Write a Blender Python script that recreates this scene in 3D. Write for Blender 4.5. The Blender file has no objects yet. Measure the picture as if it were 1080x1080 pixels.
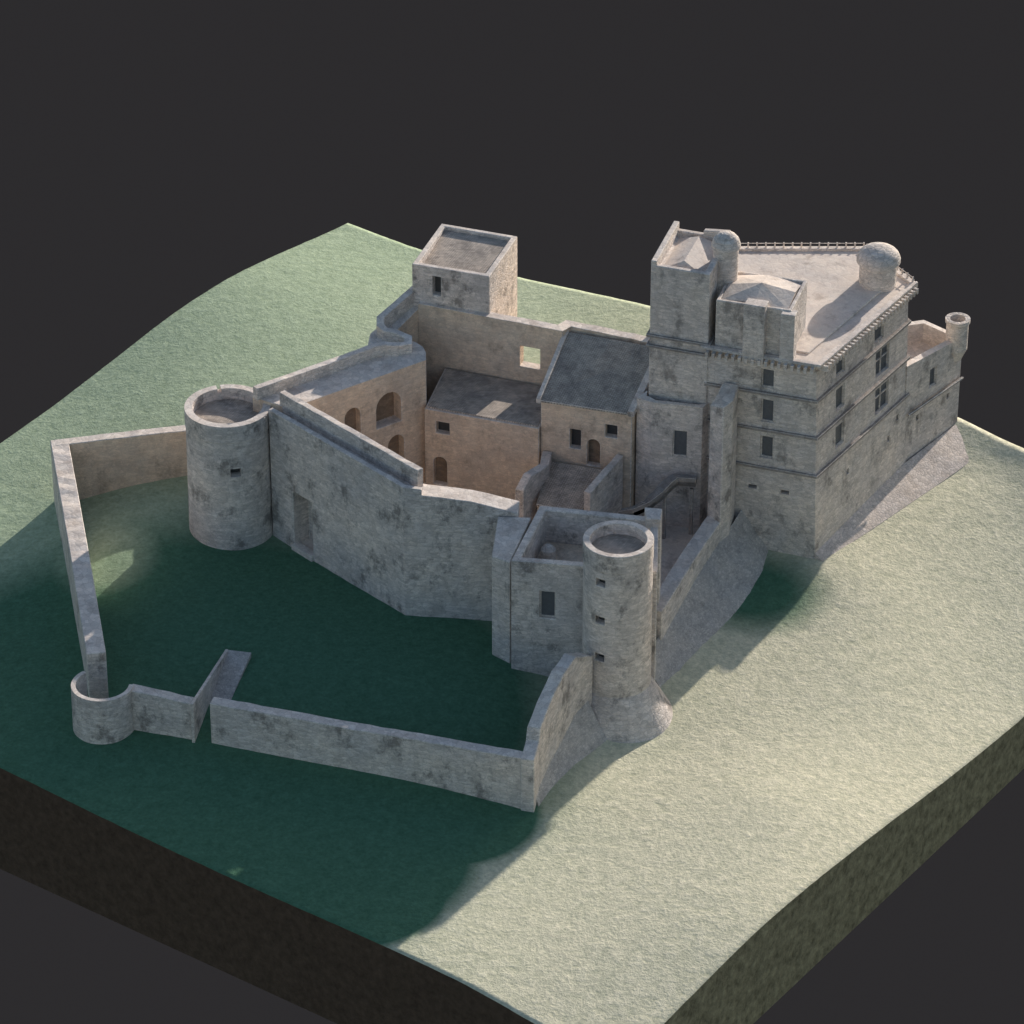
import bpy, bmesh, math, random
import numpy as np
from mathutils import Vector, noise, Matrix
random.seed(4)
scene=bpy.context.scene
COL=scene.collection
# ---------------------------------------------------------------- materials
def nodes_of(m):
    m.use_nodes=True
    nt=m.node_tree; nt.nodes.clear()
    return nt
def N(nt,t,**k):
    n=nt.nodes.new(t)
    for a,b in k.items(): setattr(n,a,b)
    return n
def ramp(nt,src,stops):
    r=N(nt,'ShaderNodeValToRGB'); e=r.color_ramp.elements
    while len(e)<len(stops): e.new(0.5)
    for i,(p,c) in enumerate(stops):
        e[i].position=p; e[i].color=(c[0],c[1],c[2],1)
    nt.links.new(src,r.inputs[0]); return r.outputs[0]
def mix(nt,a,b,f,mode='MIX'):
    m=N(nt,'ShaderNodeMix',data_type='RGBA',blend_type=mode)
    for s,v in ((m.inputs[0],f),(m.inputs[6],a),(m.inputs[7],b)):
        if isinstance(v,bpy.types.NodeSocket): nt.links.new(v,s)
        elif isinstance(v,(int,float)): s.default_value=v
        else: s.default_value=(v[0],v[1],v[2],1)
    return m.outputs[2]
def math_(nt,op,a,b=None,c=None,clamp=False):
    m=N(nt,'ShaderNodeMath',operation=op); m.use_clamp=clamp
    for i,v in enumerate((a,b,c)):
        if v is None: continue
        if isinstance(v,bpy.types.NodeSocket): nt.links.new(v,m.inputs[i])
        else: m.inputs[i].default_value=v
    return m.outputs[0]
def noise_(nt,vec,sc,det=4,rough=.6):
    n=N(nt,'ShaderNodeTexNoise'); n.inputs['Scale'].default_value=sc
    n.inputs['Detail'].default_value=det; n.inputs['Roughness'].default_value=rough
    nt.links.new(vec,n.inputs['Vector']); return n.outputs['Fac']

def stone(name,c_lo,c_hi,stain=(.19,.17,.155),stain_amt=.75,block=1.0,bump=.42,joint=.3,course=.1,var=.26):
    m=bpy.data.materials.new(name); nt=nodes_of(m)
    out=N(nt,'ShaderNodeOutputMaterial'); b=N(nt,'ShaderNodeBsdfPrincipled')
    b.inputs['Roughness'].default_value=.92
    b.inputs['Specular IOR Level'].default_value=.15
    nt.links.new(b.outputs[0],out.inputs[0])
    geo=N(nt,'ShaderNodeNewGeometry'); pos=geo.outputs['Position']
    mp=N(nt,'ShaderNodeMapping'); mp.inputs['Scale'].default_value=(1.5*block,1.5*block,3.6*block)
    nt.links.new(pos,mp.inputs[0])
    vo=N(nt,'ShaderNodeTexVoronoi',feature='F1'); nt.links.new(mp.outputs[0],vo.inputs['Vector']); vo.inputs['Scale'].default_value=1
    ve=N(nt,'ShaderNodeTexVoronoi',feature='DISTANCE_TO_EDGE'); nt.links.new(mp.outputs[0],ve.inputs['Vector']); ve.inputs['Scale'].default_value=1
    big=noise_(nt,pos,.22,4,.62); mid=noise_(nt,pos,1.1,4,.65); fine=noise_(nt,pos,7,3,.7)
    sep=N(nt,'ShaderNodeSeparateXYZ'); nt.links.new(pos,sep.inputs[0])
    base=ramp(nt,mid,[(.3,c_lo),(.68,c_hi)])
    sepc=N(nt,'ShaderNodeSeparateColor'); nt.links.new(vo.outputs['Color'],sepc.inputs[0])
    blk=math_(nt,'MULTIPLY_ADD',sepc.outputs[0],var,1-var/2)
    cb=N(nt,'ShaderNodeCombineColor'); [nt.links.new(blk,cb.inputs[i]) for i in range(3)]
    base=mix(nt,base,cb.outputs[0],1.0,'MULTIPLY')
    fn=ramp(nt,fine,[(.25,(.86,.86,.86)),(.75,(1.08,1.08,1.08))])
    base=mix(nt,base,fn,1.0,'MULTIPLY')
    mps=N(nt,'ShaderNodeMapping'); mps.inputs['Scale'].default_value=(.34,.34,.27); nt.links.new(pos,mps.inputs[0])
    st=noise_(nt,mps.outputs[0],1.0,9,.75)
    stf=ramp(nt,st,[(.53,(0,0,0)),(.63,(1,1,1))])
    stf2=math_(nt,'MULTIPLY',stf,stain_amt)
    base=mix(nt,base,stain,stf2)
    bl=ramp(nt,big,[(.35,(.86,.87,.9)),(.65,(1.06,1.04,1.02))])
    base=mix(nt,base,bl,1.0,'MULTIPLY')
    j=math_(nt,'LESS_THAN',ve.outputs['Distance'],.05)
    j=math_(nt,'MULTIPLY',j,joint)
    zz=math_(nt,'MULTIPLY',sep.outputs[2],2.3)
    fr=math_(nt,'FRACT',zz); cl=math_(nt,'LESS_THAN',fr,.14)
    j=math_(nt,'MULTIPLY_ADD',cl,course,j)
    base=mix(nt,base,(.18,.155,.135),j)
    nt.links.new(base,b.inputs['Base Color'])
    h=math_(nt,'MULTIPLY',ve.outputs['Distance'],1.2); h=math_(nt,'MINIMUM',h,.25)
    h=math_(nt,'MULTIPLY_ADD',fine,.35,h); h=math_(nt,'MULTIPLY_ADD',mid,.5,h); h=math_(nt,'MULTIPLY_ADD',cl,-.1,h)
    bp=N(nt,'ShaderNodeBump'); bp.inputs['Strength'].default_value=bump; bp.inputs['Distance'].default_value=.35
    nt.links.new(h,bp.inputs['Height']); nt.links.new(bp.outputs[0],b.inputs['Normal'])
    return m
M_ST=stone('weathered_stone',(.69,.61,.545),(.89,.80,.73),course=.11,joint=.22)
M_WARM=stone('warm_stone',(.75,.585,.445),(.90,.74,.58),stain=(.36,.26,.19),stain_amt=.5,joint=.14,course=.08,var=.16,bump=.3)
M_KEEP=stone('keep_ashlar',(.70,.62,.55),(.87,.785,.71),stain_amt=.65,course=.11,joint=.22)
M_FLOOR=stone('paving_stone',(.80,.69,.60),(.90,.80,.70),stain=(.45,.37,.31),stain_amt=.6,block=.8,bump=.12,joint=.05,course=0,var=.08)
M_WALK=stone('worn_walkway_stone',(.36,.33,.30),(.50,.46,.42),stain_amt=.5,block=.8,bump=.2)
M_PL=stone('rubble_plinth',(.76,.65,.56),(.87,.76,.67),stain=(.48,.40,.34),stain_amt=.4,block=1.4,bump=.2,joint=.28,course=0,var=.3)
M_COB=stone('cobbled_slope',(.54,.50,.46),(.70,.645,.59),stain=(.3,.27,.25),stain_amt=.4,block=1.8,bump=.4,course=0)
M_TRIM=stone('trim_stone',(.74,.66,.585),(.88,.80,.72),stain_amt=.35,course=.05)
M_STRING=stone('string_course_stone',(.34,.30,.27),(.46,.41,.37),stain_amt=.3,bump=.2)
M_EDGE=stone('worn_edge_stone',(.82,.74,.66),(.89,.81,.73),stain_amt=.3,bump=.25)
M_SUNTOP=stone('sunlit_top_stone',(.83,.72,.63),(.91,.82,.73),stain=(.48,.39,.33),stain_amt=.5,bump=.15,joint=.15,course=0)  # paler stone colour that makes tops look sunlit
M_RECESS=stone('shadowed_recess_stone',(.24,.175,.125),(.34,.255,.185),stain_amt=.3,bump=.3)  # darker stone colour carries the shade inside recesses
def slate(name,c1,c2,ang):
    m=bpy.data.materials.new(name); nt=nodes_of(m)
    out=N(nt,'ShaderNodeOutputMaterial'); b=N(nt,'ShaderNodeBsdfPrincipled'); b.inputs['Roughness'].default_value=.85
    b.inputs['Specular IOR Level'].default_value=.25
    nt.links.new(b.outputs[0],out.inputs[0])
    geo=N(nt,'ShaderNodeNewGeometry')
    mp=N(nt,'ShaderNodeMapping'); mp.inputs['Rotation'].default_value=(0,0,ang); nt.links.new(geo.outputs['Position'],mp.inputs[0])
    br=N(nt,'ShaderNodeTexBrick'); br.inputs['Scale'].default_value=1.4; br.inputs['Mortar Size'].default_value=.03
    br.inputs['Color1'].default_value=(*c1,1); br.inputs['Color2'].default_value=(*c2,1); br.inputs['Mortar'].default_value=(c1[0]*.5,c1[1]*.5,c1[2]*.5,1)
    nt.links.new(mp.outputs[0],br.inputs['Vector'])
    n=noise_(nt,geo.outputs['Position'],.55,8,.75)
    v=ramp(nt,n,[(.36,(.6,.59,.58)),(.62,(1.25,1.2,1.12))])
    nt.links.new(mix(nt,br.outputs['Color'],v,1.0,'MULTIPLY'),b.inputs['Base Color'])
    bp=N(nt,'ShaderNodeBump'); bp.inputs['Strength'].default_value=.6; bp.inputs['Distance'].default_value=.12
    nt.links.new(math_(nt,'MULTIPLY_ADD',n,.5,br.outputs['Fac']),bp.inputs['Height']); nt.links.new(bp.outputs[0],b.inputs['Normal'])
    return m
M_SLATE=slate('slate_roof',(.46,.42,.385),(.56,.515,.47),-.3)
M_PLANK=slate('boarded_roof',(.52,.46,.41),(.68,.60,.54),-.33)
def plain(name,c,r=.6,var=.3,sc=2.5,spec=.5):
    m=bpy.data.materials.new(name); nt=nodes_of(m)
    out=N(nt,'ShaderNodeOutputMaterial'); b=N(nt,'ShaderNodeBsdfPrincipled'); b.inputs['Roughness'].default_value=r
    b.inputs['Specular IOR Level'].default_value=spec
    nt.links.new(b.outputs[0],out.inputs[0])
    geo=N(nt,'ShaderNodeNewGeometry'); n=noise_(nt,geo.outputs['Position'],sc,5,.7)
    nt.links.new(ramp(nt,n,[(.3,tuple(x*(1-var) for x in c)),(.7,tuple(x*(1+var) for x in c))]),b.inputs['Base Color'])
    if var>0:
        bp=N(nt,'ShaderNodeBump'); bp.inputs['Strength'].default_value=.5; bp.inputs['Distance'].default_value=.3
        nt.links.new(n,bp.inputs['Height']); nt.links.new(bp.outputs[0],b.inputs['Normal'])
    return m
M_GLASS=plain('dark_opening',(.05,.052,.055),.4,.2)
M_PANE=plain('grey_window_pane',(.12,.125,.135),.35,.15)
M_BACK=plain('backdrop_grey',(.0365,.0340,.0345),1.0,0,spec=0)
M_EARTH=plain('earth_side',(.105,.072,.050),1.0,.3,1.2,.1)
M_MOSS=plain('mossy_side',(.30,.27,.165),1.0,.5,1.0,.1)

def grass():
    m=bpy.data.materials.new('grass'); nt=nodes_of(m)
    out=N(nt,'ShaderNodeOutputMaterial'); b=N(nt,'ShaderNodeBsdfPrincipled'); b.inputs['Roughness'].default_value=1; b.inputs['Specular IOR Level'].default_value=.05
    nt.links.new(b.outputs[0],out.inputs[0])
    geo=N(nt,'ShaderNodeNewGeometry'); pos=geo.outputs['Position']
    big=noise_(nt,pos,.05,3,.5); mid=noise_(nt,pos,1.0,6,.72); fine=noise_(nt,pos,2.6,4,.7)
    sep=N(nt,'ShaderNodeSeparateXYZ'); nt.links.new(pos,sep.inputs[0])
    dx=math_(nt,'MULTIPLY_ADD',sep.outputs[0],.0115,.42)
    dx=math_(nt,'MULTIPLY_ADD',sep.outputs[1],-.0045,dx)
    nz=math_(nt,'MULTIPLY_ADD',big,.3,-.15); dx=math_(nt,'ADD',dx,nz)
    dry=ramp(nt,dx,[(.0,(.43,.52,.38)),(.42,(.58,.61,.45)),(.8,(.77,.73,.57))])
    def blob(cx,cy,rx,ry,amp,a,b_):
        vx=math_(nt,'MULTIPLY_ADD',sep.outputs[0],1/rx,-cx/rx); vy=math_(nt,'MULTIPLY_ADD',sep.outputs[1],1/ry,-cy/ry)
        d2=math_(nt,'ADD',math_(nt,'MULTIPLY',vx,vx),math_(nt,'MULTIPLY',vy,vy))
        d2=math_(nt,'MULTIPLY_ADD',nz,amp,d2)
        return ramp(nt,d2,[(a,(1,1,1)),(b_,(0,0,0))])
    shade_mask=math_(nt,'MAXIMUM',blob(-31,-36,40.,36.,.5,.62,1.0),blob(25,-12,8.5,8.5,.8,.2,1.0))  # cast shadow of walls and keep painted into the grass colour
    for q in ((-22,-57,20.,18.,.2,.8,1.0),(-8,-50,11.5,10.5,.2,.8,1.0),(-15,-63,10.,10.,.2,.8,1.0)):  # more painted shade, filling out to the cast shadow edge
        shade_mask=math_(nt,'MAXIMUM',shade_mask,blob(*q))
    sun_patch=math_(nt,'MULTIPLY',blob(-42,-9,6.,7.,.5,.3,1.0),-.6)  # painted light: keeps the sunlit triangle in the yard lighter
    shade_mask=math_(nt,'ADD',shade_mask,sun_patch,clamp=True)
    col=mix(nt,dry,(.10,.215,.14),shade_mask)  # dark green stands in for shaded grass
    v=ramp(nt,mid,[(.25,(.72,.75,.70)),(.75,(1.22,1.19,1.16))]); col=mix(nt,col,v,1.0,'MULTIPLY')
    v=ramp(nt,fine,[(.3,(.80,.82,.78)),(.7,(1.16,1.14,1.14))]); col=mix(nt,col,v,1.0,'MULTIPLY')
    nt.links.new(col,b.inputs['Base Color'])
    h=math_(nt,'MULTIPLY_ADD',fine,.6,mid)
    bp=N(nt,'ShaderNodeBump'); bp.inputs['Strength'].default_value=.45; bp.inputs['Distance'].default_value=.4
    nt.links.new(h,bp.inputs['Height']); nt.links.new(bp.outputs[0],b.inputs['Normal'])
    return m
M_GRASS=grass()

# ---------------------------------------------------------------- object helpers
def mk(name,verts,faces,mat,bevel=0):
    me=bpy.data.meshes.new(name); me.from_pydata([tuple(v) for v in verts],[],faces)
    bm=bmesh.new(); bm.from_mesh(me); bmesh.ops.recalc_face_normals(bm,faces=bm.faces); bm.to_mesh(me); bm.free()
    me.materials.append(mat)
    o=bpy.data.objects.new(name,me); COL.objects.link(o)
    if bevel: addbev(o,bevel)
    return o
def addbev(o,w):
    b=o.modifiers.new('bevel','BEVEL'); b.width=w; b.segments=1; b.limit_method='ANGLE'; b.angle_limit=math.radians(50)
    ms=o.data.materials
    if M_EDGE.name not in [m.name for m in ms if m]: ms.append(M_EDGE)
    b.material=[m.name for m in ms].index(M_EDGE.name)
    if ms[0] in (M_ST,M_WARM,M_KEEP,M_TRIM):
        if M_SUNTOP.name not in [m.name for m in ms if m]: ms.append(M_SUNTOP)
        ci=[m.name for m in ms].index(M_SUNTOP.name)
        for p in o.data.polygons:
            if p.normal.z>.75: p.material_index=ci  # upward faces get the lighter colour, as if sunlit
def thing(name,label,cat,loc=(0,0,0),group=None):
    o=bpy.data.objects.new(name,None); o.empty_display_size=1; o.location=loc; COL.objects.link(o)
    o['label']=label; o['category']=cat
    if group: o['group']=group
    return o
def tag(o,label,cat,group=None):
    o['label']=label; o['category']=cat
    if group: o['group']=group
    return o
def child(p,*os):
    for o in os:
        o.parent=p
        if p.parent is None: o.matrix_parent_inverse=Matrix.Translation(-Vector(p.location))
    return os[0]
def prism(name,poly,z0,z1,mat,bevel=.07):
    n=len(poly)
    zb=z0 if isinstance(z0,(list,tuple)) else [z0]*n
    zt=z1 if isinstance(z1,(list,tuple)) else [z1]*n
    v=[(x,y,zb[i]) for i,(x,y) in enumerate(poly)]+[(x,y,zt[i]) for i,(x,y) in enumerate(poly)]
    f=[tuple(range(n-1,-1,-1)),tuple(range(n,2*n))]+[(i,(i+1)%n,n+(i+1)%n,n+i) for i in range(n)]
    return mk(name,v,f,mat,bevel)
def frustum(name,pb,pt,zb,zt,mat,bevel=.07):
    n=len(pb); v=[(x,y,zb) for x,y in pb]+[(x,y,zt) for x,y in pt]
    f=[tuple(range(n-1,-1,-1)),tuple(range(n,2*n))]+[(i,(i+1)%n,n+(i+1)%n,n+i) for i in range(n)]
    return mk(name,v,f,mat,bevel)
def offset_path(p,off):
    r=[]
    n=len(p)
    for i in range(n):
        a=Vector(p[max(i-1,0)][:2]); b=Vector(p[i][:2]); c=Vector(p[min(i+1,n-1)][:2])
        d1=(b-a) if i>0 else (c-b); d2=(c-b) if i<n-1 else (b-a)
        d1.normalize(); d2.normalize()
        n1=Vector((-d1.y,d1.x)); n2=Vector((-d2.y,d2.x)); m=(n1+n2); m.normalize()
        k=off/max(.4,m.dot(n1)); r.append((b.x+m.x*k,b.y+m.y*k))
    return r
def strip(name,path,th,mat,rough=.12,step=1.2,bevel=.07,closed=False):
    P=[]
    for i in range(len(path)-1):
        a=Vector(path[i]);b=Vector(path[i+1]); L=(b-a).to_2d().length; k=max(1,int(L/step))
        for j in range(k): P.append(tuple(a.lerp(b,j/k)))
    P.append(tuple(path[-1]))
    O=offset_path(P,th); v=[];f=[]
    for (x,y,zb,zt),(ox,oy) in zip(P,O):
        r1=(noise.noise(Vector((x*.7,y*.7,3)))*.9+noise.noise(Vector((x*2.3,y*2.3,8)))*.6)*rough
        r2=(noise.noise(Vector((ox*.7,oy*.7,5)))*.9+noise.noise(Vector((ox*2.3,oy*2.3,1)))*.6)*rough
        v+=[(x,y,zb),(x,y,zt+r1),(ox,oy,zt+r2),(ox,oy,zb)]
    for i in range(len(P)-1):
        for k in range(4): f.append((4*i+k,4*i+(k+1)%4,4*i+4+(k+1)%4,4*i+4+k))
    e=4*(len(P)-1); f+=[(0,3,2,1),(e,e+1,e+2,e+3)]
    return mk(name,v,f,mat,bevel)
def lathe(name,c,prof,mat,seg=64,a0=0,a1=360,bevel=0,smooth=False):
    full=(a1-a0)>=360; v=[];f=[];idx=[]
    k=seg if full else seg+1
    for (r,z) in prof:
        if r<1e-4: idx.append([len(v)]); v.append((c[0],c[1],z)); continue
        row=[]
        for i in range(k):
            a=math.radians(a0+(a1-a0)*i/seg); row.append(len(v))
            v.append((c[0]+r*math.cos(a),c[1]+r*math.sin(a),z))
        idx.append(row)
    for q in range(len(prof)-1):
        A,B=idx[q],idx[q+1]
        for i in range(seg):
            j=(i+1)%k if full else i+1
            if len(A)==1 and len(B)==1: continue
            if len(A)==1: f.append((A[0],B[i],B[j]))
            elif len(B)==1: f.append((A[i],A[j],B[0]))
            else: f.append((A[i],A[j],B[j],B[i]))
    if not full:
        f.append(tuple(r[0] for r in idx)); f.append(tuple(r[-1] for r in idx))
    o=mk(name,v,f,mat,bevel)
    if smooth:
        for p in o.data.polygons: p.use_smooth=True
    return o
def profile(w,h,arch):
    if not arch: return [(-w/2,-h/2),(w/2,-h/2),(w/2,h/2),(-w/2,h/2)]
    r=w/2; p=[(-r,-h/2),(r,-h/2)]
    for i in range(9):
        a=math.pi*i/8; p.append((r*math.cos(a),h/2-r+r*math.sin(a)))
    return p
def extr(name,c,nrm,prof,d0,d1,mat):
    nx,ny=nrm; L=math.hypot(nx,ny); nx/=L; ny/=L; tx,ty=-ny,nx
    v=[]
    for d in (d0,d1):
        for a,z in prof: v.append((c[0]+tx*a+nx*d,c[1]+ty*a+ny*d,c[2]+z))
    n=len(prof)
    f=[tuple(range(n)),tuple(range(2*n-1,n-1,-1))]+[(i,(i+1)%n,n+(i+1)%n,n+i) for i in range(n)]
    return mk(name,v,f,mat)
def ringframe(name,c,nrm,w,h,t_,d0,d1,mat):
    nx,ny=nrm; L=math.hypot(nx,ny); nx/=L; ny/=L; tx,ty=-ny,nx
    v=[]
    for d in (d0,d1):
        for ww,hh in ((w,h),(w-2*t_,h-2*t_)):
            for a,z in profile(ww,hh,False): v.append((c[0]+tx*a+nx*d,c[1]+ty*a+ny*d,c[2]+z))
    f=[]
    for i in range(4):
        j=(i+1)%4
        f+=[(i,j,4+j,4+i),(8+i,8+j,12+j,12+i),(i,j,8+j,8+i),(4+i,4+j,12+j,12+i)]
    return mk(name,v,f,mat)
def boolean(o,cutters):
    for c in cutters:
        m=o.modifiers.new('cut','BOOLEAN'); m.object=c; m.operation='DIFFERENCE'; m.solver='EXACT'
    bv=[m for m in o.modifiers if m.type=='BEVEL']; w=0
    for m in bv: w=m.width; o.modifiers.remove(m)
    dg=bpy.context.evaluated_depsgraph_get(); dg.update()
    me=bpy.data.meshes.new_from_object(o.evaluated_get(dg)); o.modifiers.clear(); o.data=me
    for c in cutters: bpy.data.objects.remove(c,do_unlink=True)
    if w: addbev(o,w)
def openings(parent,wall,specs,extra=()):
    """kind: w window, g grey pane window, a arched window, d door, m mullioned, t through, n niche, b blind arch"""
    cs=list(extra)
    for (x,y,z,nx,ny,w,h,dp,k) in specs:
        arch=k in 'adb'
        pr=profile(w,h,arch)
        cs.append(extr('cutter',(x,y,z),(nx,ny),pr,1.0,-dp,wall.data.materials[0]))
        if k in 'tn': continue
        nm={'d':'door','b':'blind_arch'}.get(k,'window')
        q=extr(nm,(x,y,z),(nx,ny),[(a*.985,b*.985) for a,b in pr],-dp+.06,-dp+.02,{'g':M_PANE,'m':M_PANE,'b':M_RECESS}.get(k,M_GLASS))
        child(parent,q)
        if k=='g':
            r=ringframe('frame',(x,y,z),(nx,ny),w*.98,h*.98,.12,-dp+.2,-dp+.065,M_TRIM); r.parent=q
        if k=='m':
            a=w*.49;b=h*.49;t=.06;u=h*.1
            cross=[(-t,-b),(t,-b),(t,u-t),(a,u-t),(a,u+t),(t,u+t),(t,b),(-t,b),(-t,u+t),(-a,u+t),(-a,u-t),(-t,u-t)]
            r=extr('frame',(x,y,z),(nx,ny),cross,-dp+.2,-dp+.065,M_TRIM); r.parent=q
    boolean(wall,cs)
    return wall
def inset(poly,d):
    pp=[Vector(p) for p in poly]; n=len(pp); r=[]
    for i in range(n):
        a,b,cc=pp[i-1],pp[i],pp[(i+1)%n]
        d1=(b-a).normalized(); d2=(cc-b).normalized()
        n1=Vector((-d1.y,d1.x)); n2=Vector((-d2.y,d2.x)); m=(n1+n2).normalized()
        r.append(tuple(b+m*(d/max(.3,m.dot(n1)))))
    return r
def outset(poly,d): return inset(poly,-d)
def lerp(a,b,t_): return (a[0]+(b[0]-a[0])*t_,a[1]+(b[1]-a[1])*t_)
BOX=[(0,3,2,1),(4,5,6,7),(0,1,5,4),(1,2,6,5),(2,3,7,6),(3,0,4,7)]
def slab(name,v,t_,mat,bev=.04): return mk(name,list(v)+[(x,y,z+t_) for x,y,z in v],BOX,mat,bev)

# ---------------------------------------------------------------- terrain
th=math.radians(-35.53); U=(math.cos(th),math.sin(th)); W=(-U[1],U[0])
U0,U1,W0,W1=-55.3,58.1,-65.2,43.7
def xy(u,w): return (u*U[0]+w*W[0],u*U[1]+w*W[1])
ctrl=[]
for w_,lst in ((-65.2,[(-55,-1.5),(-35,-1.1),(-14,-1.5),(-2,-2.0),(14,-2.4),(34,-2.4),(42,-2.7),(49,-3.6),(58,-4.4)]),
               (43.7,[(-55,-1),(-45,-1.3),(-30,-.5),(-11,1.6),(10,1.6),(29,.6),(37,-.4),(47,-1.8),(58,-4.0)])):
    for u_,z_ in lst: ctrl.append((*xy(u_,w_),z_))
for w_,z_ in ((25,-6.4),(8,-7.2),(-8,-6.1),(-26,-4.2),(-42,-3.2),(-60,-4.2)): ctrl.append((*xy(58.1,w_),z_))
for w_,z_ in ((31,.5),(21,1.4),(11,1.2),(2,.2),(-9,-1),(-19,-1.6),(-35,-2),(-50,-2)): ctrl.append((*xy(-55.3,w_),z_))
ctrl+=[(-29,-8,0),(-20,-20,0),(-35,-20,0),(-25,-30,0),(-10,-28,0),(-2,-38,-.8),(-40,0,.3),(-36,6,.5),(-52,5,-2.0),(-52,-5,-2),(-48,-18,-1.6),
 (-42,-10,0),(-40,-25,-.4),(-44,-41,-1.2),(-36,-45,-1.3),(-22,-47,-1.6),(2,-54,-3),(-12,-42,-1.0),(10,-41,-3.3),(15,-37,-3.5),(18,-32,-3.2),(20,-24,-2.7),
 (24,-14,-2.4),(28,-8.5,-1.9),(33,-9.5,-1.6),(38,-2,-1.7),(43,2,-1.8),(48,7,-1.7),(53,12.5,-1.4),(46,12,-1.2),(0,0,-.3),(-10,-10,-.3),(12,-12,-.8),(10,12,0),(30,5,-.5),(-8,24,.5),(-20,12,.6),(-34,20,1.2),(-15,45,.4),(35,-25,-3.6),(45,-10,-3.8),(54,2,-3.2),(25,-48,-3.0)]
ctrl=np.array(ctrl)
def Uk(r2): return np.where(r2>1e-9,.5*r2*np.log(np.maximum(r2,1e-9)),0)
nctrl=len(ctrl); X=ctrl[:,:2]/50.
K=Uk(((X[:,None]-X[None])**2).sum(-1))+np.eye(nctrl)*.004
Pm=np.hstack([np.ones((nctrl,1)),X]); A_=np.zeros((nctrl+3,nctrl+3)); A_[:nctrl,:nctrl]=K; A_[:nctrl,nctrl:]=Pm; A_[nctrl:,:nctrl]=Pm.T
sol=np.linalg.solve(A_,np.concatenate([ctrl[:,2],np.zeros(3)]))
def hgt(x,y):
    p=np.array([x,y])/50.; r2=((X-p)**2).sum(-1)
    return float((Uk(r2)*sol[:nctrl]).sum()+sol[nctrl]+sol[nctrl+1]*p[0]+sol[nctrl+2]*p[1])
NU,NW=180,172
v=[];f=[]
for j in range(NW+1):
    for i in range(NU+1):
        x,y=xy(U0+(U1-U0)*i/NU,W0+(W1-W0)*j/NW)
        z=hgt(x,y)+.04*noise.noise(Vector((x*.5,y*.5,0)))+.03*noise.noise(Vector((x*1.5,y*1.5,4)))
        v.append((x,y,z))
for j in range(NW):
    for i in range(NU):
        a=j*(NU+1)+i; f.append((a,a+1,a+NU+2,a+NU+1))
ring=[i for i in range(NU+1)]+[j*(NU+1)+NU for j in range(1,NW+1)]+[NW*(NU+1)+i for i in range(NU-1,-1,-1)]+[j*(NU+1) for j in range(NW-1,0,-1)]
nb=len(v); nf=len(f)
for r in ring: v.append((v[r][0],v[r][1],-14.0))
n=len(ring)
for k in range(n): f.append((ring[k],ring[(k+1)%n],nb+(k+1)%n,nb+k))
f.append(tuple(nb+k for k in range(n)))
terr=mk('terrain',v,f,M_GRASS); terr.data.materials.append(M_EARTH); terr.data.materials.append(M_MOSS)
for k,p in enumerate(terr.data.polygons):
    if k>=nf: p.material_index=2 if NU<=k-nf<NU+NW else 1
    else: p.use_smooth=True
terr['kind']='structure'
S=6000
bd=mk('ground',[(-S,-S,-420),(S,-S,-420),(S,S,-420),(-S,S,-420)],[(0,1,2,3)],M_BACK); bd['kind']='structure'
court=prism('courtyard_pavement',[(-23,-5.5),(-11,-18),(-1.5,-19),(2,-20),(13.5,-22),(15.5,-22),(22,-6.5),(22,-2),(14,-.5),(8,6),(-8,10),(-12,4)],-1.5,.35,M_FLOOR,0); court['kind']='structure'

# ---------------------------------------------------------------- round towers
def round_tower(c,r,zb,zt,floor,label,wins,th=.95,flare=None):
    t=thing('round_tower',label,'tower',(c[0],c[1],zb))
    if flare: prof=[(0,zb-5),(flare[0]+.9,zb-5),(flare[0],flare[1]),(r+.05,flare[2])]
    else: prof=[(0,zb-2),(r+.15,zb-2),(r+.12,zb+1)]
    prof+=[(r,zt-2.0),(r+.07,zt-1.9),(r+.07,zt),(r-th,zt),(r-th,floor),(0,floor)]
    w=lathe('wall',c,prof,M_ST,72,bevel=.06)
    child(t,w)
    fl=lathe('floor',c,[(0,floor+.004),(r-th-.03,floor+.004),(r-th-.03,floor+.1),(0,floor+.1)],M_PLANK,40); child(t,fl)
    openings(t,w,wins)
    return t,w
A=(-29.3,-3.2)
round_tower(A,4.38,0,14.8,13.4,'large round stone tower with sunken open top beside curtain wall',
   [(-28.4,-7.4,9.3,.2,-.98,1.1,.95,.9,'w'),(-29.3-1.2,-3.2+4.1,15.3,-.25,.96,.4,2.0,2.0,'t')],th=.75)
B=(10.3,-32.5)
round_tower(B,3.38,-1,16.9,15.6,'slim round stone tower with flared rubble base against the gatehouse',
   [(B[0]-.53*3.34,B[1]-.85*3.34,z,-.53,-.85,1.05,.8,.8,'w') for z in (13.63,9.33,5.03)],th=.62,flare=(5.9,-3.6,.6))
# ---------------------------------------------------------------- main curtain wall
t=thing('curtain_wall','tall stained stone curtain wall with raised parapet behind the bailey','wall',(-10.8,-19.9,0))
w=strip('wall',[(-25.0,-4.7,-1.5,14.4),(-10.8,-19.9,-1.5,14.2),(-9.0,-20.1,-1.5,14.2),(-8.6,-20.12,-1.5,14.2),(-4,-20.4,-1.5,13.7),(.6,-20.7,-1.5,12.6)],2.4,M_ST,.12); child(t,w)
openings(t,w,[(-21.6,-8.35,3.6,-.73,-.68,3.0,6.6,2.1,'n')])
child(t,prism('sill',[(-22.95,-7.3),(-20.75,-9.66),(-20.1,-9.0),(-22.3,-6.64)],-.4,.55,M_SUNTOP,.04))
p=strip('parapet',[(-25.03,-4.73,14.2,15.3),(-10.85,-19.95,14.0,15.1),(-9.0,-20.15,14.0,14.9)],.6,M_ST,.08,bevel=.05); child(t,p)
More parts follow.
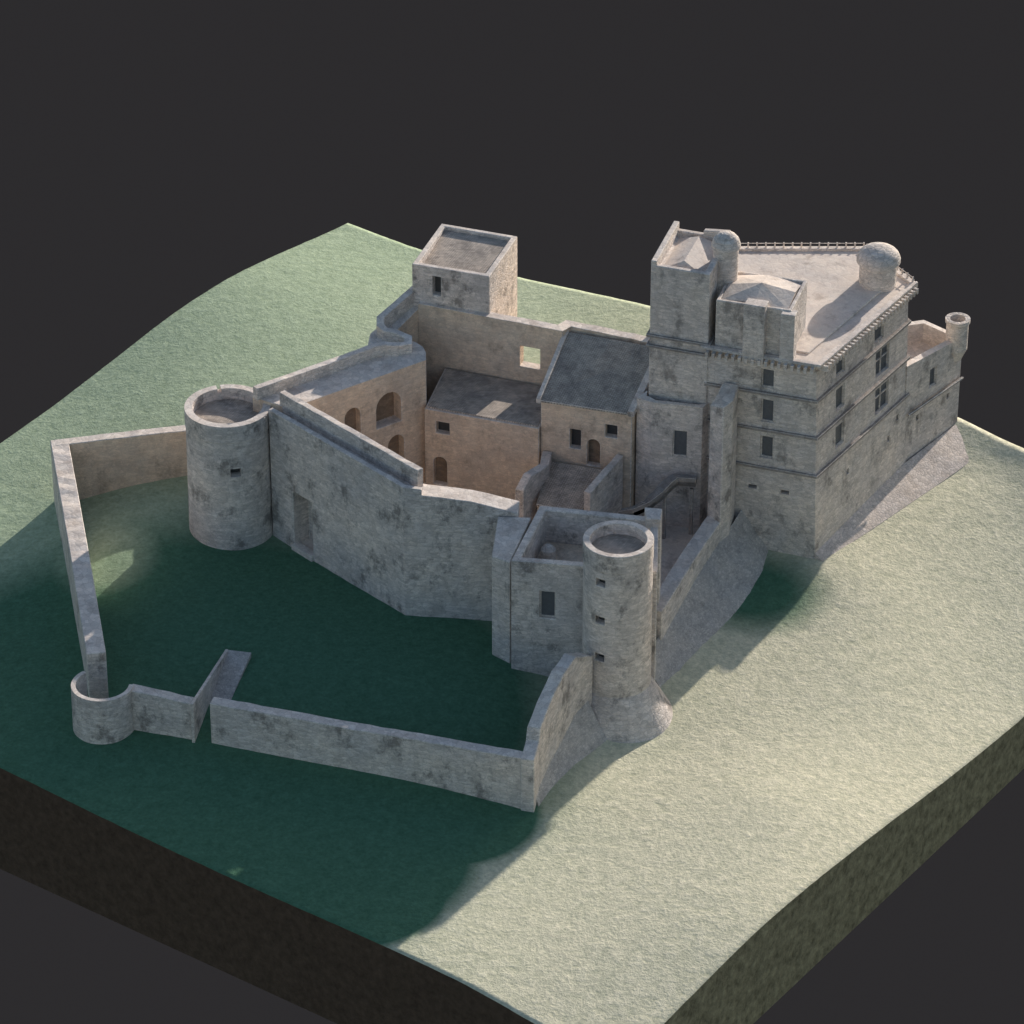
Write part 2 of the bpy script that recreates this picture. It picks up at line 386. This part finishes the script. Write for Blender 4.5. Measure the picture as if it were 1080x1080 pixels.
p=strip('parapet',[(-23.9,-3.6,14.2,16.6),(-9.4,-18.75,14.0,16.3)],.75,M_ST,.08,bevel=.05); child(t,p)
# ---------------------------------------------------------------- rear courtyard wall with rounded corner
t=thing('courtyard_wall','thick wall with rounded corner, wall walk and blind arched openings','wall',(-14,7,0))
poly=[(-26.8,-2.0),(-19,3.7),(-14.8,6.9),(-15.2,9.0),(-15.0,11.0),(-10.6,16.6),(-9.2,15.5),(-12.2,11.4),(-12.2,10.6),(-11,10.1),(-10.1,9.5),(-9.4,8.6),(-9.05,7.4),(-9.0,5.7),(-22.8,-4.4)]
w=prism('wall',poly,-1,[15.2]*4+[15.4,16.8,16.8,15.6]+[15.2]*7,M_WARM,.05); child(t,w)
nn=(.593,-.805)
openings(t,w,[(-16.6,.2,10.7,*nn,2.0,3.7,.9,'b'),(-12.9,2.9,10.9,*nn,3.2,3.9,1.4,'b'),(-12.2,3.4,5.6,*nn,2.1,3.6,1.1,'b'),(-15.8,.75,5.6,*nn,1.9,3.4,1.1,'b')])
outer=[(-26.7,-2.1,15.1,16.5),(-19,3.55,15.1,16.5),(-14.9,6.7,15.1,16.5),(-13.4,7.4,15.1,16.5),(-12.2,7.3,15.1,16.4),(-11.3,7.7,15.1,16.3),(-11.3,8.5,15.1,16.3),(-12.2,9.2,15.1,16.4),(-13.6,9.7,15.1,16.5),(-14.3,10.3,15.1,16.8),(-14.3,11.5,15.3,17.2),(-10.6,16.2,16.6,18.4)]
p=strip('parapet',outer,-.8,M_TRIM,.05,step=.8,bevel=.04); child(t,p)
# ---------------------------------------------------------------- back wall
t=thing('courtyard_wall','high back wall with one square window open to daylight','wall',(0,12,0))
w=strip('wall',[(-10.0,14.35,-1,17.2),(5.3,8.6,-1,17.0),(6.2,9.9,-1,16.9),(16.2,6.5,-1,16.4)],1.2,M_WARM,.1); child(t,w)
openings(t,w,[(1.9,9.88,13.1,-.352,-.936,2.3,2.5,2.2,'t')])
# ---------------------------------------------------------------- square tower
t=thing('square_tower','square stone tower with sunken boarded roof above the back wall','tower',(-5,17,0))
sq=[(-10.6,15.0),(-2.4,12.2),(.6,21.3),(-7.6,24.3)]
w=prism('wall',sq,-1,21.6,M_ST,.08); child(t,w)
openings(t,w,[(-8.0,14.1,19.4,-.32,-.95,.95,2.3,.9,'w')],[prism('cutter',inset(sq,.6),20.6,25,M_ST,0)])
r=prism('roof',inset(sq,.65),20.5,[20.6,20.6,21.2,21.2],M_PLANK,0); child(t,r)
# ---------------------------------------------------------------- courtyard ranges
t=thing('courtyard_building','flat roofed stone range with arched recess and small window','building',(-3,7,0))
mp=[(-9.2,4.5),(2.8,.3),(5.2,8.4),(-7.2,13.1)]
w=prism('wall',mp,-1,10.0,M_WARM,.06); child(t,w)
nm=(-.33,-.944)
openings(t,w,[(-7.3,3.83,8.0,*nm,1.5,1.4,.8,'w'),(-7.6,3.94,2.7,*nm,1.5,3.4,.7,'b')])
r=prism('roof',inset(mp,.25),10.004,10.16,M_PLANK,0); child(t,r)
t=thing('courtyard_house','stone house with single pitch mottled grey slate roof','house',(9,3,0))
dpoly=[(3.0,.8),(12.4,-2.1),(15.9,6.4),(6.0,9.8)]
w=prism('wall',dpoly,-1,[13,13,16.1,16.1],M_WARM,.06); child(t,w)
nd=(-.295,-.955)
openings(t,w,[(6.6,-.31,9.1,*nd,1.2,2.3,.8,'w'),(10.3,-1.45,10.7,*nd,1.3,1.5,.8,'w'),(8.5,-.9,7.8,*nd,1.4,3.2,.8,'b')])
r=slab('roof',[(2.8,.55,13.05),(11.9,-2.25,13.05),(15.3,6.2,16.2),(5.8,9.6,16.2)],.25,M_SLATE); child(t,r)
child(t,slab('coping',[(11.95,-2.2,12.9),(12.6,-2.4,12.9),(16.3,6.2,16.1),(15.4,6.4,16.1)],.7,M_ST,.05))
child(t,slab('coping',[(2.5,.6,12.9),(2.95,.45,12.9),(6.0,9.5,16.1),(5.5,9.7,16.1)],.6,M_ST,.05))
# forebuilding
t=thing('forebuilding','hollow stone block with tall window recessed beside the keep','building',(17,-3,0))
ep=[(12.9,-1.4),(14.4,-2.8),(19.6,-3.9),(20.6,-2.4),(14.2,-.1)]
w=prism('wall',ep,-1,[14.7,15.0,15.0,15.0,15.0],M_ST,.06); child(t,w)
ne=(-.207,-.978)
openings(t,w,[(17.4,-3.44,10.4,*ne,1.6,3.2,.35,'g')],[prism('cutter',[(13.9,-1.3),(14.8,-2.35),(19.2,-3.3),(21.6,-2.4),(21.5,1.5),(14.2,1.0)],11.5,25,M_RECESS,0)])
o=prism('buttress_wall',[(20.2,-6.9),(21.5,-8.4),(22.5,-7.2),(23.2,-4.3),(21.6,-3.6),(21.0,-5.4)],-2,[17.0,17.6,17.8,17.9,17.9,17.5],M_ST,.1); tag(o,'tall ruined stone pier standing against the keep','wall')
o=strip('garden_wall',[(7.4,-7.6,-.5,7.2),(9.4,-4.4,-.5,7.9),(10.9,-1.75,-.5,8.2)],-.8,M_ST,.2); tag(o,'freestanding rubble wall with sloping top beside the lean-to','wall')
o=strip('garden_wall',[(.3,-6.2,-.5,6.6),(1.2,-4.6,-.5,7.6),(2.9,-1.9,-.5,7.2),(3.2,.5,-.5,7.2)],-1.0,M_ST,.2); tag(o,'broken stone wall stub projecting from the courtyard ranges','wall')
t=thing('lean_to','low stone lean-to with pitched slab roof between two walls','outbuilding',(6,-4,0))
lp=[(2.6,-5.6),(7.1,-7.0),(10.0,-1.9),(4.0,-.0)]
w=prism('wall',lp,-.5,[4.2,4.2,6,6],M_WARM,.05); child(t,w)
child(t,slab('roof',[(2.5,-5.8,4.25),(7.15,-7.2,4.25),(10.0,-1.95,6.05),(4.0,-.05,6.05)],.25,M_PLANK))
t=thing('outside_stair','curved dark grey stair on a pier rising to the forebuilding','stairs',(14,-7,0.35))
pts=[(11.0,-6.6,3.6),(12.6,-7.0,4.2),(14.2,-7.0,5.0),(15.6,-6.4,5.9),(16.6,-5.6,6.6),(17.2,-5.2,6.9),(19.0,-5.5,6.9)]
def dense(P,n_):
    r=[]
    for i in range(len(P)-1):
        for k in range(n_): r.append(tuple(Vector(P[i]).lerp(Vector(P[i+1]),k/n_)))
    return r+[tuple(P[-1])]
dp=dense(pts,3)
op=offset_path([p[:2] for p in dp],1.5)
v=[];f=[]
for (x,y,z),(a,b) in zip(dp,op): v+=[(x,y,z-.5),(x,y,z+.0),(a,b,z+.0),(a,b,z-.5)]
for i in range(len(dp)-1):
    for k in range(4): f.append((4*i+k,4*i+(k+1)%4,4*i+4+(k+1)%4,4*i+4+k))
e=4*(len(dp)-1); f+=[(0,3,2,1),(e,e+1,e+2,e+3)]
child(t,mk('steps',v,f,M_WALK))
o=strip('parapet',[(x,y,z-.55,z+.5) for x,y,z in pts],.2,M_STRING,0,bevel=.03); child(t,o)
for q in ((13.4,-6.6),(15.6,-5.9),(18.4,-5.1)):
    child(t,prism('post',[(q[0],q[1]),(q[0]+.35,q[1]-.1),(q[0]+.45,q[1]+.25),(q[0]+.1,q[1]+.35)],0.35,5.2 if q[0]<15 else 5.9,M_STRING,.03))
def beam(name,a,b,w,h,mat):
    a=Vector(a);b=Vector(b);d=(b-a).normalized()
    s=d.cross(Vector((0,0,1)))
    if s.length<.01: s=Vector((1,0,0))
    s.normalize(); u=s.cross(d).normalized()
    vv=[]
    for p in (a,b):
        for i,j in ((-1,-1),(1,-1),(1,1),(-1,1)): vv.append(p+s*i*w/2+u*j*h/2)
    return mk(name,vv,[(0,1,2,3),(7,6,5,4),(0,1,5,4),(1,2,6,5),(2,3,7,6),(3,0,4,7)],mat)
# ---------------------------------------------------------------- east low wall + plinths
o=strip('curtain_wall',[(21.9,-7.4,-3,3.9),(18.6,-15,-3,3.5),(15.0,-24.5,-3.5,3.3)],-1.7,M_ST,.12); tag(o,'low stone wall above a rubble slope between keep and gatehouse','wall')
def batter(name,top,bot,mat,sag=.15):
    def rs(P):
        R=[]
        for i in range(len(P)-1):
            for j in range(4): R.append(Vector(P[i]).lerp(Vector(P[i+1]),j/4))
        R.append(Vector(P[-1])); return R
    T=rs(top);Bt=rs(bot); n=len(T); v=[];f=[]
    zb=min(b[2] for b in bot)-1.5
    for a,b in zip(T,Bt):
        m=a.lerp(b,.5); m.z-=sag
        row=[a,m,b,Vector((b.x,b.y,zb)),Vector((a.x,a.y,zb))]
        v+=[(q.x,q.y,q.z) for q in row]
    for i in range(n-1):
        for k in range(5): f.append((5*i+k,5*i+(k+1)%5,5*i+5+(k+1)%5,5*i+5+k))
    f+=[(0,1,2,3,4),tuple(5*(n-1)+k for k in (4,3,2,1,0))]
    return mk(name,v,f,mat,0)
o=batter('rubble_plinth',[(24.0,-4.0,2.9),(22.9,-6,2.2),(21.6,-8.2,1.5),(18.3,-15.2,.9),(14.6,-24.6,.2),(13.4,-28.6,0)],[(27.4,-5.2,-2.2),(26.4,-9,-2.35),(24.6,-13.0,-2.5),(21.2,-20,-2.85),(17.4,-26.6,-3.3),(15.4,-29.4,-3.7)],M_COB,.2); tag(o,'sloping cobbled plinth below the low stone wall','wall')
# ---------------------------------------------------------------- gatehouse
t=thing('gatehouse','roofless square gatehouse with one tall window','gatehouse',(7,-25,-1))
gp=[(-.1,-28.7),(14.2,-31.2),(14.6,-21.4),(2.8,-18.9)]
w=prism('wall',gp,-3.5,[12.0,12.3,12.5,12.4],M_ST,.09); child(t,w)
openings(t,w,[(3.5,-29.33,7.2,-.172,-.985,1.6,3.1,.5,'g')],[prism('cutter',inset(gp,.8),8.6,20,M_ST,0)])
fl=prism('floor',inset(gp,.85),8.604,8.75,M_WARM,0); child(t,fl)
o=prism('pier',[(-2.0,-26.6),(-.2,-27.9),(1.9,-20.9),(-1.4,-20.75)],-2.5,[11.2,11.3,12.2,12.2],M_ST,.08); child(t,o)
o=prism('pier',[(13.3,-23.0),(14.75,-23.3),(14.95,-21.2),(13.2,-20.9)],-3.5,13.4,M_ST,.08); child(t,o)
o=lathe('well_shaft',(3.6,-23.2),[(0,8.7),(.75,8.7),(.75,9.9),(.4,10.3),(.0,10.4)],M_TRIM,24); child(t,o)
# ---------------------------------------------------------------- bailey walls
G='low curtain walls of the bailey'
o=strip('curtain_wall',[(7.9,-35.4,-5,5.2),(6.2,-38.3,-5,7.0),(5.0,-41.2,-5,7.0),(3.6,-44.8,-5,5.9),(2.7,-47.4,-5,4.9),(2.6,-47.8,-5,3.6),(2.1,-50.4,-5,3.3)],-1.3,M_ST,.15,step=1.0); tag(o,'bailey return wall with humped top meeting the slim tower','wall',G)
o=batter('rubble_plinth',[(7.3,-36.0,.8),(4.7,-41.5,-.3),(2.95,-46.3,-1.3),(2.3,-49,-2.0)],[(9.9,-38.4,-3.9),(6.9,-43,-3.9),(4.4,-47.5,-3.9),(3.0,-50.3,-3.8)],M_COB); tag(o,'low rubble slope at the foot of the bailey return wall','wall')
o=strip('curtain_wall',[(-29.2,-41.4,-3.5,3.7),(-14,-45.7,-4,3.4),(2.0,-50.3,-5,3.2)],1.25,M_ST,.14); tag(o,'long low stained bailey wall crossing the grass','wall',G)
o=strip('curtain_wall',[(-37.2,-39.2,-3,3.8),(-31.1,-40.9,-3,3.3)],1.2,M_ST,.12); tag(o,'short bailey wall between round turret and ramp','wall',G)
o=strip('curtain_wall',[(-48.8,4.6,-5,6.1),(-44.8,-17,-5,5.8),(-41.6,-34.6,-4,4.9)],1.9,M_ST,.16); tag(o,'long bailey wall with pale top running down to turret','wall',G)
o=strip('curtain_wall',[(-27.8,-.5,-2,6.3),(-28.6,9.2,-2,6.2),(-48.4,4.7,-4,6.1)],1.3,M_WARM,.12); tag(o,'sunlit bailey wall meeting the large round tower','wall',G)
o=lathe('round_turret',(-39.8,-38.3),[(3.15,-4),(3.05,3.9),(2.6,3.9),(2.6,-4),(3.15,-4)],M_ST,48,a0=132,a1=358,bevel=.05); tag(o,'small open backed round turret on the bailey wall','tower')
# ramp
t=thing('entrance_ramp','stone ramp with wedge shaped side wall passing through the bailey wall','ramp',(-30,-40,-1))
rp=[(-31.0,-41.7,-1.25),(-29.35,-42.1,-1.25),(-26.0,-27.8,.6),(-28.4,-27.3,.6)]
o=mk('paving',[(x,y,z) for x,y,z in rp]+[(x,y,z-2.5) for x,y,z in rp],[(0,1,2,3),(7,6,5,4),(0,1,5,4),(1,2,6,5),(2,3,7,6),(3,0,4,7)],M_COB); child(t,o)
a,b=(-31.1,-41.3),(-28.6,-27.2)
v=[(a[0],a[1],-3),(b[0],b[1],-1.5),(b[0],b[1],.65),(a[0],a[1],3.6)]
o=mk('side_wall',v+[(x+.3,y-.06,z) for x,y,z in v],[(0,1,2,3),(7,6,5,4),(0,1,5,4),(1,2,6,5),(2,3,7,6),(3,0,4,7)],M_ST,.05); child(t,o)
# ---------------------------------------------------------------- keep
t=thing('keep','large stone keep with corbelled parapet, string courses and roof turrets','castle keep',(30,5,-1))
kb=[(20.0,-2.6),(31.6,-6.9),(42.4,10.1),(38.2,18.0),(20.0,18.0)]
kt=[(20.0,-2.9),(30.9,-6.5),(41.6,10.3),(37.4,17.7),(20.0,17.7)]
w=frustum('wall',kb,kt,-3,20.9,M_KEEP,.08); child(t,w)
def kedge(i,j,s,z):
    q=(z+3)/23.9; a=lerp(kb[i],kt[i],q); b=lerp(kb[j],kt[j],q); return lerp(a,b,s)
nf_=(-.335,-.942); nr=(.842,-.54)
sp=[]
for z,h in ((19.0,2.2),(15.2,2.7),(10.9,2.6)):
    x,y=kedge(0,1,.56,z); sp.append((x,y,z,*nf_,1.4,h,.35,'g'))
for s in (.44,.73):
    x,y=kedge(0,1,s,5.9); sp.append((x,y,5.9,*nf_,.9,.45,.7,'w'))
for z,h in ((19.0,2.2),(15.2,2.6),(10.8,2.6)):
    x,y=kedge(1,2,.26,z); sp.append((x,y,z,*nr,1.9,h,.35,'g'))
x,y=kedge(1,2,.68,19.0); sp.append((x,y,19.0,*nr,2.0,2.2,.35,'g'))
for z in (15.2,10.8):
    x,y=kedge(1,2,.72,z); sp.append((x,y,z,*nr,3.0,3.0,.4,'m'))
for s,z in ((.9,6.6),(.35,5.5),(.8,5)):
    x,y=kedge(1,2,s,z); sp.append((x,y,z,*nr,.5,.7,.6,'w'))
openings(t,w,sp)
for z in (17.3,13.0,8.5):
    q=(z+3)/23.9; pl=[lerp(kb[i],kt[i],q) for i in range(5)]
    o=prism('string_course',outset(pl,.32),z-.2,z+.12,M_STRING,.03); child(t,o)
po=outset(kt,.75); pi=outset(kt,.1)
o=prism('parapet',po,21.6,21.92,M_TRIM,.05); c=prism('cutter',pi,20,24,M_TRIM,0); boolean(o,[c]); child(t,o)
bm=bmesh.new()
def addbox(bm,c,ax,ay,sx,sy,sz):
    ax=Vector((ax[0],ax[1],0)).normalized(); ay=Vector((ay[0],ay[1],0)).normalized()
    vs=[bm.verts.new(Vector(c)+ax*sx*i+ay*sy*j+Vector((0,0,sz*k))) for i,j,k in ((-1,-1,-1),(1,-1,-1),(1,1,-1),(-1,1,-1),(-1,-1,1),(1,-1,1),(1,1,1),(-1,1,1))]
    for q in ((3,2,1,0),(4,5,6,7),(0,1,5,4),(1,2,6,5),(2,3,7,6),(3,0,4,7)): bm.faces.new([vs[k] for k in q])
for a,b in ((kt[0],kt[1]),(kt[1],kt[2]),(kt[2],kt[3])):
    L=math.dist(a,b); d=((b[0]-a[0])/L,(b[1]-a[1])/L); nn2=(d[1],-d[0]); k=int(L/.7)
    for i in range(k+1):
        s=.2+(L-.4)*i/k
        addbox(bm,(a[0]+d[0]*s+nn2[0]*.52,a[1]+d[1]*s+nn2[1]*.52,21.28),d,nn2,.15,.7,.3)
me=bpy.data.meshes.new('corbel_table'); bm.to_mesh(me); bm.free(); me.materials.append(M_TRIM)
o=bpy.data.objects.new('corbel_table',me); COL.objects.link(o); child(t,o)
o=prism('frieze',outset(kt,.05),20.6,20.95,M_STRING,0); child(t,o)
o=prism('roof',outset(kt,.08),20.954,21.65,M_FLOOR,0); child(t,o)
ri=inset(kt,1.6)
o=prism('terrace_step',ri,21.654,[21.85,21.85,21.95,22.0,22.2],M_FLOOR,.05); child(t,o)
for a,b in ((po[2],po[3]),(po[3],po[4])):
    L=math.dist(a,b); d=((b[0]-a[0])/L,(b[1]-a[1])/L); nn2=(d[1],-d[0]); k=int(L/.95)
    A3=(a[0]+d[0]*.3-nn2[0]*.3,a[1]+d[1]*.3-nn2[1]*.3,22.4); B3=(b[0]-d[0]*.3-nn2[0]*.3,b[1]-d[1]*.3-nn2[1]*.3,22.4)
    child(t,beam('handrail',A3,B3,.06,.06,M_TRIM))
    for i in range(k):
        s=.4+(L-.6)*i/k
        bm=bmesh.new()
        addbox(bm,(a[0]+d[0]*s-nn2[0]*.3,a[1]+d[1]*s-nn2[1]*.3,22.2),d,nn2,.08,.08,.3)
        me=bpy.data.meshes.new('railing_post'); bm.to_mesh(me); bm.free(); me.materials.append(M_TRIM)
        o=bpy.data.objects.new('railing_post',me); COL.objects.link(o); child(t,o)
# tall west block
Fp=[(14.1,-.95),(20.0,-3.05),(22.5,5.2),(16.7,7.3)]
w=prism('tower_block',Fp,-2,30.0,M_KEEP,.08); child(t,w)
boolean(w,[prism('cutter',inset(Fp,.6),29.3,40,M_KEEP,0)])
fi=inset(Fp,.7)
v=[(*fi[0],29.2),(*fi[1],29.2),(*fi[2],29.2),(*fi[3],29.2),(17.5,-.4,30.2),(19.2,4.9,30.2)]
o=mk('roof',v,[(0,1,4),(1,2,5,4),(2,3,5),(3,0,4,5),(3,2,1,0)],M_FLOOR,0); child(t,o)
for a,b,c_,d_ in ((Fp[0],Fp[3],0,1),(Fp[3],Fp[2],.55,1)):
    o=strip('parapet',[(*lerp(a,b,c_),29.9,30.5),(*lerp(a,b,d_),29.9,30.8)],-.6 ,M_TRIM,.05); child(t,o)
for z in (21.9,20.7):
    o=prism('string_course',outset(Fp,.3),z-.13,z+.16,M_STRING,.03); child(t,o)
o=lathe('stair_turret',(21.8,1.2),[(0,20),(1.3,20),(1.3,30.9),(1.5,31.0),(1.5,31.3),(1.3,31.9),(.95,32.3),(.5,32.55),(0,32.65)],M_KEEP,40); child(t,o)
Gp=[(20.7,-3.05),(28.2,-5.55),(30.2,.6),(22.6,3.0)]
w=prism('upper_block',Gp,20,[27.1,27.2,27.4,27.4],M_KEEP,.08); boolean(w,[prism('cutter',inset(Gp,.4),26.8,40,M_KEEP,0)]); child(t,w)
gi=inset(Gp,.45)
gm=lerp(gi[0],gi[2],.5)
v=[(*gi[0],27.0),(*gi[1],27.0),(*gi[2],27.1),(*gi[3],27.1),(*lerp(gi[0],gi[1],.5),27.25),(*lerp(gi[1],gi[2],.5),27.6),(*lerp(gi[2],gi[3],.5),27.6),(*lerp(gi[3],gi[0],.5),27.4),(*gm,28.1)]
f=[(0,4,8),(4,1,8),(1,5,8),(5,2,8),(2,6,8),(6,3,8),(3,7,8),(7,0,8),(0,3,2,1)]
o=mk('roof',v,f,M_FLOOR,0); child(t,o)
o=prism('chimney_breast',[(23.4,-5.0),(25.5,-5.7),(26.0,-4.3),(23.9,-3.6)],20.95,27.7,M_KEEP,.06); child(t,o)
o=prism('chimney_breast',[(27.1,-6.0),(28.5,-6.4),(28.9,-5.2),(27.5,-4.8)],20.95,27.1,M_KEEP,.06); child(t,o)
dc=(38.3,10.3)
prof=[(0,20.9),(1.95,20.9),(1.95,24.3),(2.3,24.45),(2.3,24.9)]
for i in range(1,9):
    a=math.pi/2*i/8; prof.append((2.25*math.cos(a),24.9+1.35*math.sin(a)))
o=lathe('domed_turret',dc,prof,M_TRIM,48); child(t,o)
# low east wing
t=thing('keep_wing','low stone wing of the keep with round corner turret','building',(45,15,0))
wp=[(41.9,9.9),(48.6,18.3),(44.6,20.9),(38.0,17.8)]
w=prism('wall',wp,-3,[12.0,10.9,11.6,12.3],M_KEEP,.07); child(t,w)
nw=(.78,-.62)
openings(t,w,[(45.2,14.04,8.4,*nw,1.4,2.3,.35,'g'),(43.5,11.9,4.6,*nw,.5,.7,.6,'w'),(47.2,16.55,4.6,*nw,.5,.7,.6,'w')],[prism('cutter',inset(wp,.7),9.3,30,M_KEEP,0)])
o=strip('string_course',[(42.2,9.95,5.9,6.2),(48.75,18.1,5.9,6.2)],-.3,M_STRING,0); child(t,o)
o=lathe('corner_turret',(47.9,17.8),[(0,8.3),(.6,8.5),(1.2,9.9),(1.2,13.0),(1.35,13.1),(1.35,13.5),(.85,13.5),(.85,12.3),(0,12.3)],M_TRIM,36); child(t,o)
o=batter('rubble_plinth',[(31.5,-6.7,-.8),(42.2,9.9,.1),(48.6,18.1,.3)],[(32.4,-7.4,-1.6),(45.6,7.9,-1.45),(51.7,14.9,-1.15)],M_PL,.0); tag(o,'sunlit sloping paved plinth at the foot of the keep','wall')

# ---------------------------------------------------------------- light
AZ=math.atan2(.53,.85)
EL=math.radians(18.2)
wd=bpy.data.worlds.new('World'); scene.world=wd; wd.use_nodes=True; nt=wd.node_tree; nt.nodes.clear()
sk=N(nt,'ShaderNodeTexSky',sky_type='NISHITA'); sk.sun_disc=False; sk.sun_elevation=EL; sk.sun_rotation=AZ
bg=N(nt,'ShaderNodeBackground'); bg.inputs[1].default_value=.118
o_=N(nt,'ShaderNodeOutputWorld'); nt.links.new(sk.outputs[0],bg.inputs[0]); nt.links.new(bg.outputs[0],o_.inputs[0])
sl=bpy.data.lights.new('sun','SUN'); sl.energy=5; sl.angle=math.radians(.5); sl.color=(1,.92,.83)
so=bpy.data.objects.new('sun',sl); COL.objects.link(so)
sv=Vector((.53*math.cos(EL),.85*math.cos(EL),math.sin(EL)))
so.rotation_euler=sv.to_track_quat('Z','Y').to_euler(); so.location=(60,100,60)
# ---------------------------------------------------------------- camera
cam=bpy.data.cameras.new('camera'); co=bpy.data.objects.new('camera',cam); COL.objects.link(co)
cam.sensor_width=36; cam.lens=36*4400/1080.; cam.clip_end=12000; cam.clip_start=1
p=math.radians(31.5)
co.location=(0,-440*math.cos(p),440*math.sin(p)); co.rotation_euler=(math.pi/2-p,0,0)
scene.camera=co
scene.view_settings.view_transform='Standard'; scene.view_settings.look='None'; scene.view_settings.exposure=0
